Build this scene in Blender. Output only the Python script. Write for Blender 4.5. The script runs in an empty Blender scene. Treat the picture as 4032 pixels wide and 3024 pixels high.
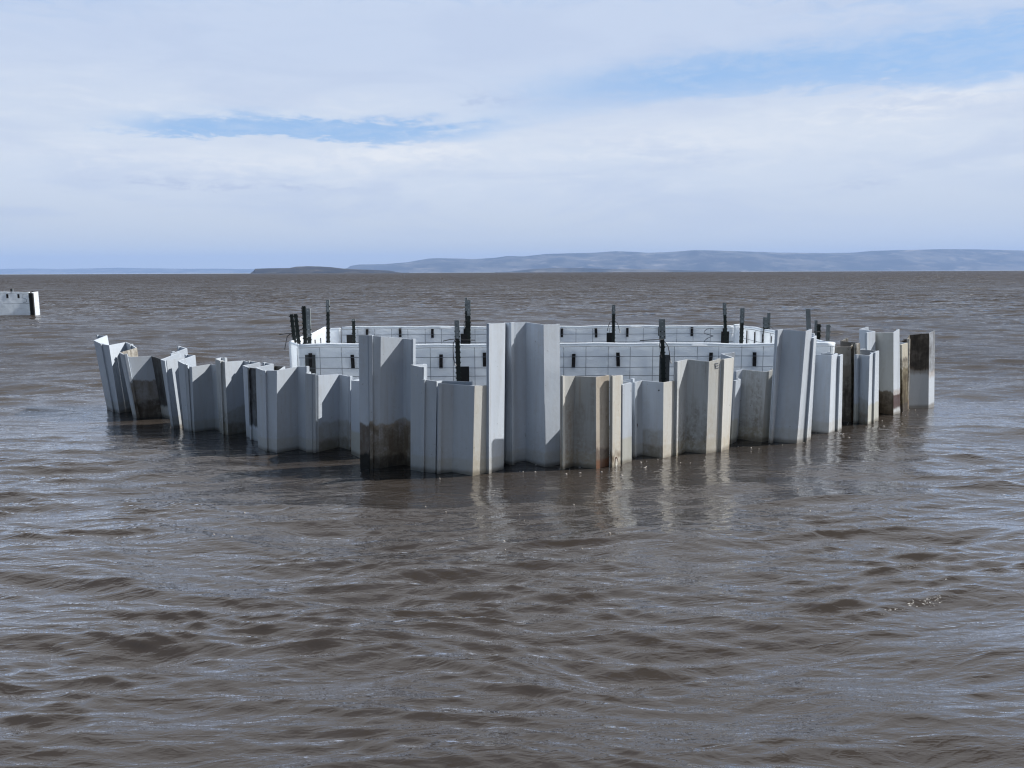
import bpy, math, random
import numpy as np
from mathutils import Vector

# ------------------------------------------------------------------ camera, sky, sun, exposure
S = bpy.context.scene
COL = S.collection
FPX, CX, CY = 3104.0, 2016.0, 1512.0          # focal length and centre, in photo pixels
CAM_H = 1.6
PITCH = math.atan(441.5 / FPX)
ROLL = math.radians(0.213)
C0 = Vector((0, 0, CAM_H))
FWD = Vector((0, math.cos(PITCH), -math.sin(PITCH)))
R0 = Vector((1, 0, 0)); U0 = Vector((0, math.sin(PITCH), math.cos(PITCH)))
RGT = R0 * math.cos(ROLL) - U0 * math.sin(ROLL)
UPV = U0 * math.cos(ROLL) + R0 * math.sin(ROLL)

cam = bpy.data.cameras.new("camera")
cam.sensor_width = 36.0
cam.lens = FPX / 4032 * 36
cam.clip_start = 0.1
cam.clip_end = 200000
camo = bpy.data.objects.new("camera", cam)
COL.objects.link(camo)
from mathutils import Matrix
M = Matrix((RGT, UPV, -FWD)).transposed().to_4x4()
M.translation = C0
camo.matrix_world = M
S.camera = camo

EXPO = 0.50
SUN_AZ = math.radians(80.0)      # clockwise from the view axis: from the right, a touch behind the ring
SUN_EL = math.radians(42.5)
sl = bpy.data.lights.new("sun", 'SUN')
sl.energy = 5.0
sl.angle = math.radians(0.53)
sl.color = (1.0, 0.972, 0.93)
so = bpy.data.objects.new("sun", sl)
sd = Vector((math.sin(SUN_AZ) * math.cos(SUN_EL), math.cos(SUN_AZ) * math.cos(SUN_EL), math.sin(SUN_EL)))
so.rotation_euler = sd.to_track_quat('Z', 'Y').to_euler()
so.location = (20, 5, 30)
COL.objects.link(so)

S.view_settings.view_transform = 'Standard'
S.view_settings.look = 'None'
S.view_settings.exposure = EXPO
S.view_settings.gamma = 1.0
S.cycles.max_bounces = 8
S.cycles.volume_bounces = 0
S.cycles.use_denoising = True
S.cycles.sample_clamp_direct = 2.5
S.cycles.sample_clamp_indirect = 4.0
S.cycles.pixel_filter_type = 'BLACKMAN_HARRIS'
S.cycles.filter_width = 1.2


class NT:
    """tiny helper for building node trees"""
    def __init__(self, tree):
        self.t = tree
        tree.nodes.clear()

    def n(self, kind, **kw):
        nd = self.t.nodes.new(kind)
        for k, v in kw.items():
            setattr(nd, k, v)
        return nd

    def put(self, sock, v):
        if isinstance(v, bpy.types.NodeSocket):
            self.t.links.new(v, sock)
        elif v is not None:
            if sock.type == 'RGBA' and len(v) == 3:
                v = (*v, 1)
            sock.default_value = v

    def m(self, op, a, b=None, c=None, clamp=False):
        nd = self.n('ShaderNodeMath', operation=op, use_clamp=clamp)
        self.put(nd.inputs[0], a)
        if b is not None: self.put(nd.inputs[1], b)
        if c is not None: self.put(nd.inputs[2], c)
        return nd.outputs[0]

    def vec(self, x, y, z):
        nd = self.n('ShaderNodeCombineXYZ')
        for i, v in enumerate((x, y, z)): self.put(nd.inputs[i], v)
        return nd.outputs[0]

    def noise(self, v, scale, detail=4, rough=0.55, dist=0.0):
        nd = self.n('ShaderNodeTexNoise')
        self.put(nd.inputs['Vector'], v)
        nd.inputs['Scale'].default_value = scale
        nd.inputs['Detail'].default_value = detail
        nd.inputs['Roughness'].default_value = rough
        nd.inputs['Distortion'].default_value = dist
        return nd.outputs[0]

    def step(self, x, lo, hi):                       # smooth step, lo may exceed hi
        nd = self.n('ShaderNodeMapRange', interpolation_type='SMOOTHSTEP')
        self.put(nd.inputs['Value'], x)
        if lo < hi:
            a, b, c, d = lo, hi, 0, 1
        else:
            a, b, c, d = hi, lo, 1, 0
        for k, val in (('From Min', a), ('From Max', b), ('To Min', c), ('To Max', d)):
            nd.inputs[k].default_value = val
        return nd.outputs[0]

    def mix(self, f, a, b):
        nd = self.n('ShaderNodeMix', data_type='RGBA')
        self.put(nd.inputs[0], f); self.put(nd.inputs[6], a); self.put(nd.inputs[7], b)
        return nd.outputs[2]

    def scale(self, v, xyz):
        nd = self.n('ShaderNodeVectorMath', operation='MULTIPLY')
        self.put(nd.inputs[0], v); nd.inputs[1].default_value = xyz
        return nd.outputs[0]


def srgb(r, g, b):
    f = lambda c: (c / 255 / 12.92) if c <= 10 else (((c / 255) + .055) / 1.055) ** 2.4
    return (f(r), f(g), f(b))


SKY_K = 0.1
def build_world():
    w = bpy.data.worlds.new("World"); S.world = w; w.use_nodes = True
    N = NT(w.node_tree)
    sky = N.n('ShaderNodeTexSky', sky_type='NISHITA', sun_disc=False)
    sky.sun_elevation = SUN_EL; sky.sun_rotation = SUN_AZ
    sky.altitude = 1200; sky.air_density = 1.0; sky.dust_density = 0.4; sky.ozone_density = 1.2
    tc = N.n('ShaderNodeTexCoord').outputs['Generated']
    sp = N.n('ShaderNodeSeparateXYZ'); N.put(sp.inputs[0], tc)
    az = N.m('MULTIPLY', N.m('ARCTAN2', sp.outputs[0], sp.outputs[1]), 57.2958)
    el = N.m('MULTIPLY', N.m('ARCSINE', sp.outputs[2]), 57.2958)
    uv = N.vec(N.m('MULTIPLY', az, 0.035), N.m('MULTIPLY', el, 0.16), 0.0)
    n1 = N.noise(uv, 2.2, 6, 0.6, 0.6)
    n2 = N.noise(uv, 6.5, 8, 0.62, 1.2)
    n3 = N.noise(N.scale(tc, (1, 1, 1)), 3.0, 5)
    n4 = N.noise(N.vec(N.m('MULTIPLY', az, 0.075), N.m('MULTIPLY', el, 0.24), 3.0), 7.0, 8, 0.65, 0.5)
    wob = N.m('ADD', N.m('MULTIPLY', N.m('SUBTRACT', n1, 0.5), 4.0), N.m('ADD', N.m('MULTIPLY', N.m('SUBTRACT', n2, 0.5), 3.4), N.m('MULTIPLY', N.m('SUBTRACT', n4, 0.5), 2.6)))
    elw = N.m('ADD', el, N.m('MULTIPLY', wob, 0.55))
    azw = N.m('ADD', az, N.m('MULTIPLY', wob, 3.0))

    def hole(a0, e0, wa, below, above, amp, tilt=0.0):
        """a gap of blue: az/el centre, half width, half heights below and above"""
        da = N.m('DIVIDE', N.m('SUBTRACT', azw, a0), wa)
        de = N.m('SUBTRACT', N.m('SUBTRACT', elw, e0), N.m('MULTIPLY', N.m('SUBTRACT', az, a0), tilt))
        up = N.m('MAXIMUM', N.m('DIVIDE', de, above), 0.0)
        dn = N.m('MAXIMUM', N.m('DIVIDE', N.m('MULTIPLY', de, -1.0), below), 0.0)
        q = N.m('ADD', N.m('MULTIPLY', da, da), N.m('ADD', N.m('MULTIPLY', up, up), N.m('MULTIPLY', dn, dn)))
        return N.m('MULTIPLY', N.m('EXPONENT', N.m('MULTIPLY', q, -1.0)), amp)

    gaps = [hole(-15.0, 9.4, 10.0, 0.5, 1.0, 1.3), hole(14, 12.7, 13, 1.3, 1.7, 0.85, 0.03),
            hole(31, 12.4, 9, 2.0, 2.4, 0.95), hole(0, 10.1, 9, 0.5, 1.7, 0.36, 0.13),
            hole(-34, 17.5, 13, 2.5, 3.0, 0.6), hole(26, 17.3, 8, 1.3, 1.0, 0.55), hole(2, 18.4, 16, 1.2, 3, 0.25)]
    g = gaps[0]
    for x in gaps[1:]: g = N.m('ADD', g, x)
    # thin streaks that open here and there, and a clear blue sky higher up
    streak = N.step(n2, 0.42, 0.62)
    g = N.m('ADD', N.m('MULTIPLY', g, 0.92), N.m('MULTIPLY', streak, N.m('MULTIPLY', N.step(el, 8, 17), 0.16)))
    high = N.step(el, 55, 75)
    g = N.m('MAXIMUM', g, N.m('MULTIPLY', high, N.m('ADD', 0.5, N.m('MULTIPLY', N.step(n3, 0.35, 0.6), 0.5))))
    g = N.m('MULTIPLY', N.step(g, 0.12, 0.85), N.m('ADD', 0.70, N.m('MULTIPLY', N.step(N.m('ADD', N.m('MULTIPLY', n4, 0.5), N.m('MULTIPLY', n2, 0.5)), 0.62, 0.40), 0.28)))
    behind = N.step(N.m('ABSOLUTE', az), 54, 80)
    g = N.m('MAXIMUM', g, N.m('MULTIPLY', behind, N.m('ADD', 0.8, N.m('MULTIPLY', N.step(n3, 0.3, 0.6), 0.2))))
    cover = N.m('SUBTRACT', 1.0, g, clamp=True)
    # brightness of the cloud sheet: whiter around 6 to 9 degrees, hazy blue towards the horizon
    k = 1.0 / SKY_K / 2 ** EXPO
    sc = lambda c: tuple(v * k for v in srgb(*c))
    cl = N.mix(N.step(el, 0.0, 6.5), sc((217, 223, 226)), sc((219, 229, 243)))
    cl = N.mix(N.step(el, 8.5, 15), cl, sc((203, 217, 240)))
    puff = N.m('MULTIPLY', N.step(n2, 0.45, 0.75), N.m('MULTIPLY', N.step(el, 4, 7), N.step(el, 14, 9)))
    cl = N.mix(N.m('MULTIPLY', puff, 0.55), cl, sc((236, 241, 248)))
    dark = N.m('MULTIPLY', N.step(n1, 0.56, 0.36), N.step(el, 1.5, 4))
    cl = N.mix(N.m('MULTIPLY', dark, 0.4), cl, sc((192, 207, 234)))
    # sunlit tops of the low bank, just under the gaps, and a few thin grey shreds
    def blob(a0, e0, wa, we):
        da = N.m('DIVIDE', N.m('SUBTRACT', azw, a0), wa); de = N.m('DIVIDE', N.m('SUBTRACT', elw, e0), we)
        return N.m('EXPONENT', N.m('MULTIPLY', N.m('ADD', N.m('MULTIPLY', da, da), N.m('MULTIPLY', de, de)), -1.0))
    tops = N.m('ADD', N.m('ADD', blob(-7, 8.3, 5.5, 0.8), N.m('MULTIPLY', blob(-17, 7.4, 10, 0.9), 0.7)), N.m('ADD', blob(27, 10.4, 5, 0.8), N.m('MULTIPLY', blob(14, 8.9, 12, 1.2), 0.6)))
    cl = N.mix(N.m('MULTIPLY', tops, N.m('ADD', 0.35, N.m('MULTIPLY', N.step(n4, 0.36, 0.6), 0.5)), clamp=True), cl, sc((243, 246, 250)))
    shred = N.m('ADD', N.m('ADD', blob(-1, 11.8, 1.6, 0.45), blob(-23, 5.9, 4.0, 0.3)), N.m('ADD', blob(-16, 5.7, 5.0, 0.25), blob(24, 5.6, 3.0, 0.22)))
    cl = N.mix(N.m('MULTIPLY', N.m('MULTIPLY', shred, N.step(n4, 0.40, 0.58)), 0.55, clamp=True), cl, sc((184, 197, 226)))
    cl = N.mix(N.step(el, 19, 32), cl, sc((232, 237, 246)))
    right = N.m('MULTIPLY', N.step(az, -5, 30), N.step(el, 9, 3))
    cl = N.mix(N.m('MULTIPLY', right, 0.5), cl, sc((214, 225, 240)))
    blue = N.mix(N.step(el, 16, 40), N.mix(0.8, sky.outputs[0], sc((158, 196, 241))), sky.outputs[0])
    blue = N.mix(behind, blue, N.mix(N.m('ADD', 0.42, N.m('MULTIPLY', N.step(az, -60, 60), 0.46)), sky.outputs[0], (0.0, 0.0, 0.0)))  # unseen sides and rear dimmed toward black, darkest right, to deepen shaded faces
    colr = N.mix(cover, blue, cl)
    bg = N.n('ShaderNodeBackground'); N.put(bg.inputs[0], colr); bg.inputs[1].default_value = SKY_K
    out = N.n('ShaderNodeOutputWorld'); N.t.links.new(bg.outputs[0], out.inputs[0])

build_world()

# ------------------------------------------------------------------ helpers
rng = random.Random(7)

def ray(px, py):
    return FWD * FPX + RGT * (px - CX) - UPV * (py - CY)

def on_water(px, py, z=0.0):
    d = ray(px, py)
    return C0 + d * ((z - CAM_H) / d.z)

def at_y(px, py, y):
    d = ray(px, py)
    return C0 + d * (y / d.y)

def tag(o, label=None, cat=None, group=None, kind=None):
    if label: o['label'] = label
    if cat: o['category'] = cat
    if group: o['group'] = group
    if kind: o['kind'] = kind
    return o

class MB:
    def __init__(self):
        self.v, self.f, self.mi = [], [], []

    def add(self, verts, faces, mi=0):
        b = len(self.v)
        self.v += [tuple(p) for p in verts]
        self.f += [tuple(i + b for i in f) for f in faces]
        self.mi += [mi] * len(faces)

    def hexa(self, lo, hi, mi=0):
        """lo, hi: matching loops of points"""
        n = len(lo)
        fs = [tuple(reversed(range(n))), tuple(range(n, 2 * n))]
        fs += [(i, (i + 1) % n, (i + 1) % n + n, i + n) for i in range(n)]
        self.add(list(lo) + list(hi), fs, mi)

    def box(self, a, b, mi=0):
        (x0, y0, z0), (x1, y1, z1) = a, b
        lo = [(x0, y0, z0), (x1, y0, z0), (x1, y1, z0), (x0, y1, z0)]
        self.hexa(lo, [(x, y, z1) for x, y, _ in lo], mi)

    def tube(self, pts, r, n=6, mi=0):
        pts = [Vector(p) for p in pts]
        rings = []
        for i, p in enumerate(pts):
            t = (pts[min(i + 1, len(pts) - 1)] - pts[max(i - 1, 0)]).normalized()
            a = t.cross(Vector((0, 0, 1)))
            if a.length < 1e-3: a = t.cross(Vector((1, 0, 0)))
            a.normalize(); b = t.cross(a)
            rings.append([p + a * (r * math.cos(q * 2 * math.pi / n)) + b * (r * math.sin(q * 2 * math.pi / n)) for q in range(n)])
        vs = [v for rg in rings for v in rg]
        fs = []
        for i in range(len(pts) - 1):
            for q in range(n):
                fs.append((i * n + q, i * n + (q + 1) % n, (i + 1) * n + (q + 1) % n, (i + 1) * n + q))
        fs.append(tuple(reversed(range(n)))); fs.append(tuple(range((len(pts) - 1) * n, len(pts) * n)))
        self.add(vs, fs, mi)

    def build(self, name, mats, parent=None, origin=(0, 0, 0), smooth=False):
        me = bpy.data.meshes.new(name)
        ox, oy, oz = origin
        me.from_pydata([(x - ox, y - oy, z - oz) for x, y, z in self.v], [], self.f)
        if not isinstance(mats, (list, tuple)): mats = [mats]
        for m_ in mats: me.materials.append(m_)
        me.polygons.foreach_set('material_index', self.mi)
        if smooth: me.polygons.foreach_set('use_smooth', [True] * len(self.f))
        import bmesh
        bm = bmesh.new(); bm.from_mesh(me)
        bmesh.ops.recalc_face_normals(bm, faces=bm.faces[:])
        bm.to_mesh(me); bm.free()
        o = bpy.data.objects.new(name, me)
        COL.objects.link(o)
        if parent is None:
            o.location = origin
        else:
            o.parent = parent
            o.location = Vector(origin) - parent.location
        return o

def empty(name, loc):
    o = bpy.data.objects.new(name, None); COL.objects.link(o); o.location = loc
    o.empty_display_size = 0.2
    return o

def new_mat(name):
    m_ = bpy.data.materials.new(name); m_.use_nodes = True
    return m_, NT(m_.node_tree)

def principled(N, color, rough=0.5, spec=0.5, normal=None, metallic=0.0):
    p = N.n('ShaderNodeBsdfPrincipled')
    N.put(p.inputs['Base Color'], color); N.put(p.inputs['Roughness'], rough)
    p.inputs['Specular IOR Level'].default_value = spec
    p.inputs['Metallic'].default_value = metallic
    if normal is not None: N.put(p.inputs['Normal'], normal)
    o = N.n('ShaderNodeOutputMaterial'); N.t.links.new(p.outputs[0], o.inputs[0])
    return p

def bump(N, h, strength, dist):
    b = N.n('ShaderNodeBump'); N.put(b.inputs['Height'], h)
    b.inputs['Strength'].default_value = strength; b.inputs['Distance'].default_value = dist
    return b.outputs[0]

# ------------------------------------------------------------------ materials
def pvc(name, base=(0.515, 0.575, 0.655), grime=0.25, water=0.13, stains=(), specks=0.5, grimecol=(0.27, 0.23, 0.17), wcol=(0.36, 0.32, 0.23), wstr=0.55):
    """sheet pile plastic; stains: (z_low, z_high, colour, strength, mottling)"""
    m_, N = new_mat(name)
    tc = N.n('ShaderNodeTexCoord').outputs['Object']
    oi = N.n('ShaderNodeObjectInfo').outputs['Random']
    off = N.n('ShaderNodeVectorMath', operation='ADD'); N.put(off.inputs[0], tc)
    N.put(off.inputs[1], N.vec(N.m('MULTIPLY', oi, 37.0), N.m('MULTIPLY', oi, 11.0), 0.0))
    P = off.outputs[0]
    z = N.n('ShaderNodeSeparateXYZ'); N.put(z.inputs[0], tc); z = z.outputs[2]
    big = N.noise(P, 3.0, 5, 0.6)
    streak = N.noise(N.scale(P, (14, 14, 1.6)), 1.4, 5, 0.65)
    fine = N.noise(P, 26.0, 6, 0.7)
    spk = N.noise(P, 48.0, 3, 0.5)
    med = N.noise(P, 8.0, 6, 0.62, 0.4)
    tint = N.mix(N.step(big, 0.3, 0.7), tuple(c * 0.92 for c in base), base)
    tint = N.mix(N.m('MULTIPLY', N.m('FRACT', N.m('MULTIPLY', oi, 7.3)), 0.30), tint, (0.38, 0.415, 0.45))      # some sheets are more weathered than others
    g = N.m('MULTIPLY', N.step(N.m('ADD', N.m('MULTIPLY', streak, 0.6), N.m('MULTIPLY', big, 0.4)), 0.42, 0.72), grime)
    low = N.m('MULTIPLY', N.step(N.m('ADD', z, N.m('MULTIPLY', big, 0.35)), 0.62, 0.1), grime * 0.9)
    c = N.mix(N.m('MULTIPLY', N.m('ADD', g, low), N.step(fine, 0.25, 0.6), clamp=True), tint, grimecol)
    runs = N.m('MULTIPLY', N.step(N.noise(N.scale(P, (22, 22, 0.5)), 1.3, 4, 0.6), 0.56, 0.74), 0.10 + grime * 0.35)
    c = N.mix(runs, c, (0.30, 0.255, 0.19))
    # small dark scuffs
    s = N.m('MULTIPLY', N.step(spk, 0.70, 0.76), specks)
    c = N.mix(s, c, (0.07, 0.06, 0.05))
    # wet, silty band at the water
    zz = N.m('ADD', z, N.m('MULTIPLY', N.m('SUBTRACT', big, 0.5), 0.05))
    c = N.mix(N.m('MULTIPLY', N.step(zz, water + 0.015, water - 0.015), wstr * 0.55), c, wcol)
    c = N.mix(N.m('MULTIPLY', N.step(zz, 0.055, 0.015), 0.7), c, (0.12, 0.10, 0.07))
    for (z0, z1, col, st, mot) in stains:
        e = N.m('ADD', z, N.m('ADD', N.m('MULTIPLY', N.m('SUBTRACT', streak, 0.5), 0.05 + mot * 0.10), N.m('MULTIPLY', N.m('SUBTRACT', big, 0.5), 0.12 + mot * .12)))
        f = N.m('MULTIPLY', N.step(e, z0 - 0.02, z0 + 0.02), N.step(e, z1 + 0.010 + mot * .014, z1 - 0.010 - mot * .014))
        blot = N.m('ADD', 1.0 - mot, N.m('MULTIPLY', N.step(N.m('ADD', N.m('MULTIPLY', fine, 0.25), N.m('ADD', N.m('MULTIPLY', med, 0.35), N.m('MULTIPLY', streak, 0.40))), 0.38, 0.60), mot))
        c = N.mix(N.m('MULTIPLY', N.m('MULTIPLY', f, st), blot, clamp=True), c, col)
    bm_ = bump(N, N.m('ADD', N.m('MULTIPLY', fine, 0.5), N.m('MULTIPLY', big, 2.0)), 0.35, 0.006)
    principled(N, c, 0.42, 0.4, bm_)
    return m_

BLACK = (0.018, 0.015, 0.012); BROWN = (0.085, 0.062, 0.04); RUST = (0.16, 0.06, 0.022); MAROON = (0.07, 0.028, 0.022)
SILT = (0.16, 0.135, 0.095); ALGAE = (0.105, 0.075, 0.012); CREAM = (0.54, 0.51, 0.44); MUD = (0.19, 0.15, 0.11)
PM = dict(
    clean=pvc("pvc_clean", grime=0.26, specks=0.5, wstr=0.5),
    grey=pvc("pvc_plain", base=(0.475, 0.525, 0.585), grime=0.25, specks=0.5),
    dirty=pvc("pvc_silty", base=(0.49, 0.515, 0.53), grime=0.85, specks=0.9, grimecol=(0.15, 0.13, 0.095)),
    cream=pvc("pvc_cream", base=(0.55, 0.55, 0.52), grime=0.5, specks=0.9, grimecol=(0.36, 0.29, 0.19)),
    lowmud=pvc("pvc_low_mud", grime=0.35, stains=[(-1, 0.27, (0.22, 0.19, 0.14), 0.55, 0.5), (-1, 0.12, (0.11, 0.095, 0.065), 0.6, 0.6)]),
    lowbrown=pvc("pvc_low_brown", grime=0.3, stains=[(-1, 0.42, (0.14, 0.108, 0.075), 0.88, 0.35), (-1, 0.2, (0.035, 0.026, 0.018), 0.85, 0.7)]),
    lowbrown2=pvc("pvc_half_brown", grime=0.35, stains=[(-1, 0.385, (0.24, 0.185, 0.12), 0.9, 0.4), (-1, 0.35, (0.095, 0.07, 0.045), 0.8, 0.9), (-1, 0.08, (0.035, 0.028, 0.02), 0.8, 0.5)]),
    lowblack=pvc("pvc_black_foot", grime=0.35, stains=[(-1, 0.385, (0.10, 0.07, 0.045), 0.95, 0.2), (-1, 0.135, (0.006, 0.005, 0.005), 1.0, 0.05)]),
    black=pvc("pvc_black_stain", grime=0.5, stains=[(0.12, 3, BLACK, 0.98, 0.2)]),
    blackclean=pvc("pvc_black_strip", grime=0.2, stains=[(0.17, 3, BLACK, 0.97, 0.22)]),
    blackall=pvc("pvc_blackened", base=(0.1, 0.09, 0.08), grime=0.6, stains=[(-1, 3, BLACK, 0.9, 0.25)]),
    rustlow=pvc("pvc_rust_foot", base=(0.46, 0.41, 0.34), grime=0.7, specks=0.6, grimecol=(0.24, 0.17, 0.11), stains=[(-1, 0.17, (0.11, 0.075, 0.06), 0.85, 0.25), (-1, 0.085, RUST, 0.9, 0.3)]),
    rustring=pvc("pvc_rust_ring", base=(0.55, 0.54, 0.49), grime=0.5, specks=0.9, grimecol=(0.38, 0.29, 0.18), stains=[(0.085, 0.125, (0.1, 0.06, 0.03), 0.8, 0.6)]),
    rusty=pvc("pvc_rust_patches", base=(0.42, 0.43, 0.42), grime=0.75, specks=0.5, grimecol=(0.19, 0.135, 0.085)),
    brown=pvc("pvc_brown", base=(0.36, 0.34, 0.30), grime=0.9, specks=1.0, grimecol=(0.13, 0.105, 0.08), stains=[(-1, 0.62, (0.15, 0.125, 0.1), 0.7, 0.3), (-1, 0.5, (0.035, 0.028, 0.022), 0.85, 0.95)]),
    mottle=pvc("pvc_mottled", base=CREAM, grime=0.9, specks=1.0, grimecol=(0.10, 0.075, 0.045), stains=[(0.1, 3, (0.06, 0.045, 0.03), 0.85, 1.0), (0.02, 0.14, (0.17, 0.075, 0.035), 0.7, 0.7)]),
    lowrust=pvc("pvc_low_rust_mud", base=(0.5, 0.51, 0.49), grime=0.4, stains=[(-1, 0.27, (0.11, 0.078, 0.045), 0.95, 0.15), (-1, 0.25, (0.04, 0.026, 0.015), 0.85, 0.75)]),
    band=pvc("pvc_maroon_band", grime=0.15, stains=[(0.22, 0.30, (0.3, 0.21, 0.14), 0.6, 0.4), (0.08, 0.245, MAROON, 0.95, 0.12)]),
    algae=pvc("pvc_algae", base=(0.52, 0.49, 0.40), grime=0.85, specks=1.0, grimecol=(0.14, 0.11, 0.05), stains=[(0.08, 0.5, ALGAE, 0.95, 0.4), (0.08, 0.6, (0.05, 0.035, 0.02), 0.9, 0.9), (-1, 0.1, (0.04, 0.028, 0.018), 0.95, 0.2)]),
    topblack=pvc("pvc_black_top", base=(0.5, 0.52, 0.54), grime=0.03, specks=0.05, wstr=0.1, stains=[(0.41, 0.48, (0.16, 0.13, 0.10), 0.7, 0.3), (0.45, 3, (0.085, 0.06, 0.038), 0.95, 0.1), (0.47, 3, (0.016, 0.013, 0.01), 0.95, 0.75)]),
    topspot=pvc("pvc_spotted_top", grime=0.05, specks=0.1, wstr=0.1, stains=[(0.42, 3, (0.07, 0.06, 0.05), 0.85, 0.75), (0.37, 0.43, (0.3, 0.19, 0.09), 0.5, 0.5)]),
    faint=pvc("pvc_faint_silt", grime=0.22, water=0.22, wstr=0.9, wcol=(0.40, 0.37, 0.25)),
    lip=pvc("pvc_lip", grime=0.2, specks=0.3),
)

def tarp():
    m_, N = new_mat("white_tarp")
    tc = N.n('ShaderNodeTexCoord').outputs['Object']
    a = N.noise(tc, 2.2, 6, 0.6); b = N.noise(N.scale(tc, (3, 3, 9)), 2.0, 5, 0.6)
    c = N.mix(N.step(a, 0.3, 0.7), (0.86, 0.90, 0.96), (0.91, 0.94, 0.98))
    z = N.n('ShaderNodeSeparateXYZ'); N.put(z.inputs[0], tc)
    c = N.mix(N.m('MULTIPLY', N.step(z.outputs[2], 0.75, 0.5), N.m('MULTIPLY', N.step(b, 0.5, 0.68), 0.45)), c, (0.36, 0.38, 0.41))
    bn = bump(N, N.m('ADD', a, N.m('MULTIPLY', b, 0.4)), 0.5, 0.05)
    p = N.n('ShaderNodeBsdfPrincipled'); N.put(p.inputs['Base Color'], c)
    p.inputs['Roughness'].default_value = 0.5; p.inputs['Specular IOR Level'].default_value = 0.3
    N.put(p.inputs['Normal'], bn)
    t = N.n('ShaderNodeBsdfTranslucent'); N.put(t.inputs[0], (0.93, 0.97, 1.0, 1)); N.put(t.inputs['Normal'], bn)
    mx = N.n('ShaderNodeMixShader'); mx.inputs[0].default_value = 0.55
    N.t.links.new(p.outputs[0], mx.inputs[1]); N.t.links.new(t.outputs[0], mx.inputs[2])
    o = N.n('ShaderNodeOutputMaterial'); N.t.links.new(mx.outputs[0], o.inputs[0])
    return m_
M_TARP = tarp()

def metal(name, col, rough=0.55, metallic=0.0, var=0.3):
    m_, N = new_mat(name)
    tc = N.n('ShaderNodeTexCoord').outputs['Object']
    n = N.noise(tc, 18.0, 5)
    c = N.mix(N.step(n, 0.3, 0.7), tuple(v * (1 - var) for v in col), col)
    principled(N, c, rough, 0.5, None, metallic)
    return m_

M_POST = metal("painted_steel_dark", (0.012, 0.022, 0.018), 0.5)
M_GALV = metal("galvanised_steel", (0.30, 0.33, 0.34), 0.45, 0.35)
M_BLACK = metal("black_plastic", (0.012, 0.012, 0.013), 0.6)
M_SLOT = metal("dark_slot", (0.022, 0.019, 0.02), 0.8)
M_RUNG = metal("dark_rung", (0.10, 0.095, 0.095), 0.7)
M_WIRE = metal("wire_grey", (0.30, 0.33, 0.37), 0.6)
M_TIE = metal("wire_dark", (0.05, 0.05, 0.055), 0.6)
M_WHITE = metal("white_tag_hole_light", (0.75, 0.75, 0.75), 0.5)
M_INK = metal("marker_ink", (0.16, 0.18, 0.22), 0.8)
M_PATCH = metal("grey_patch", (0.13, 0.14, 0.14), 0.8)

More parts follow.
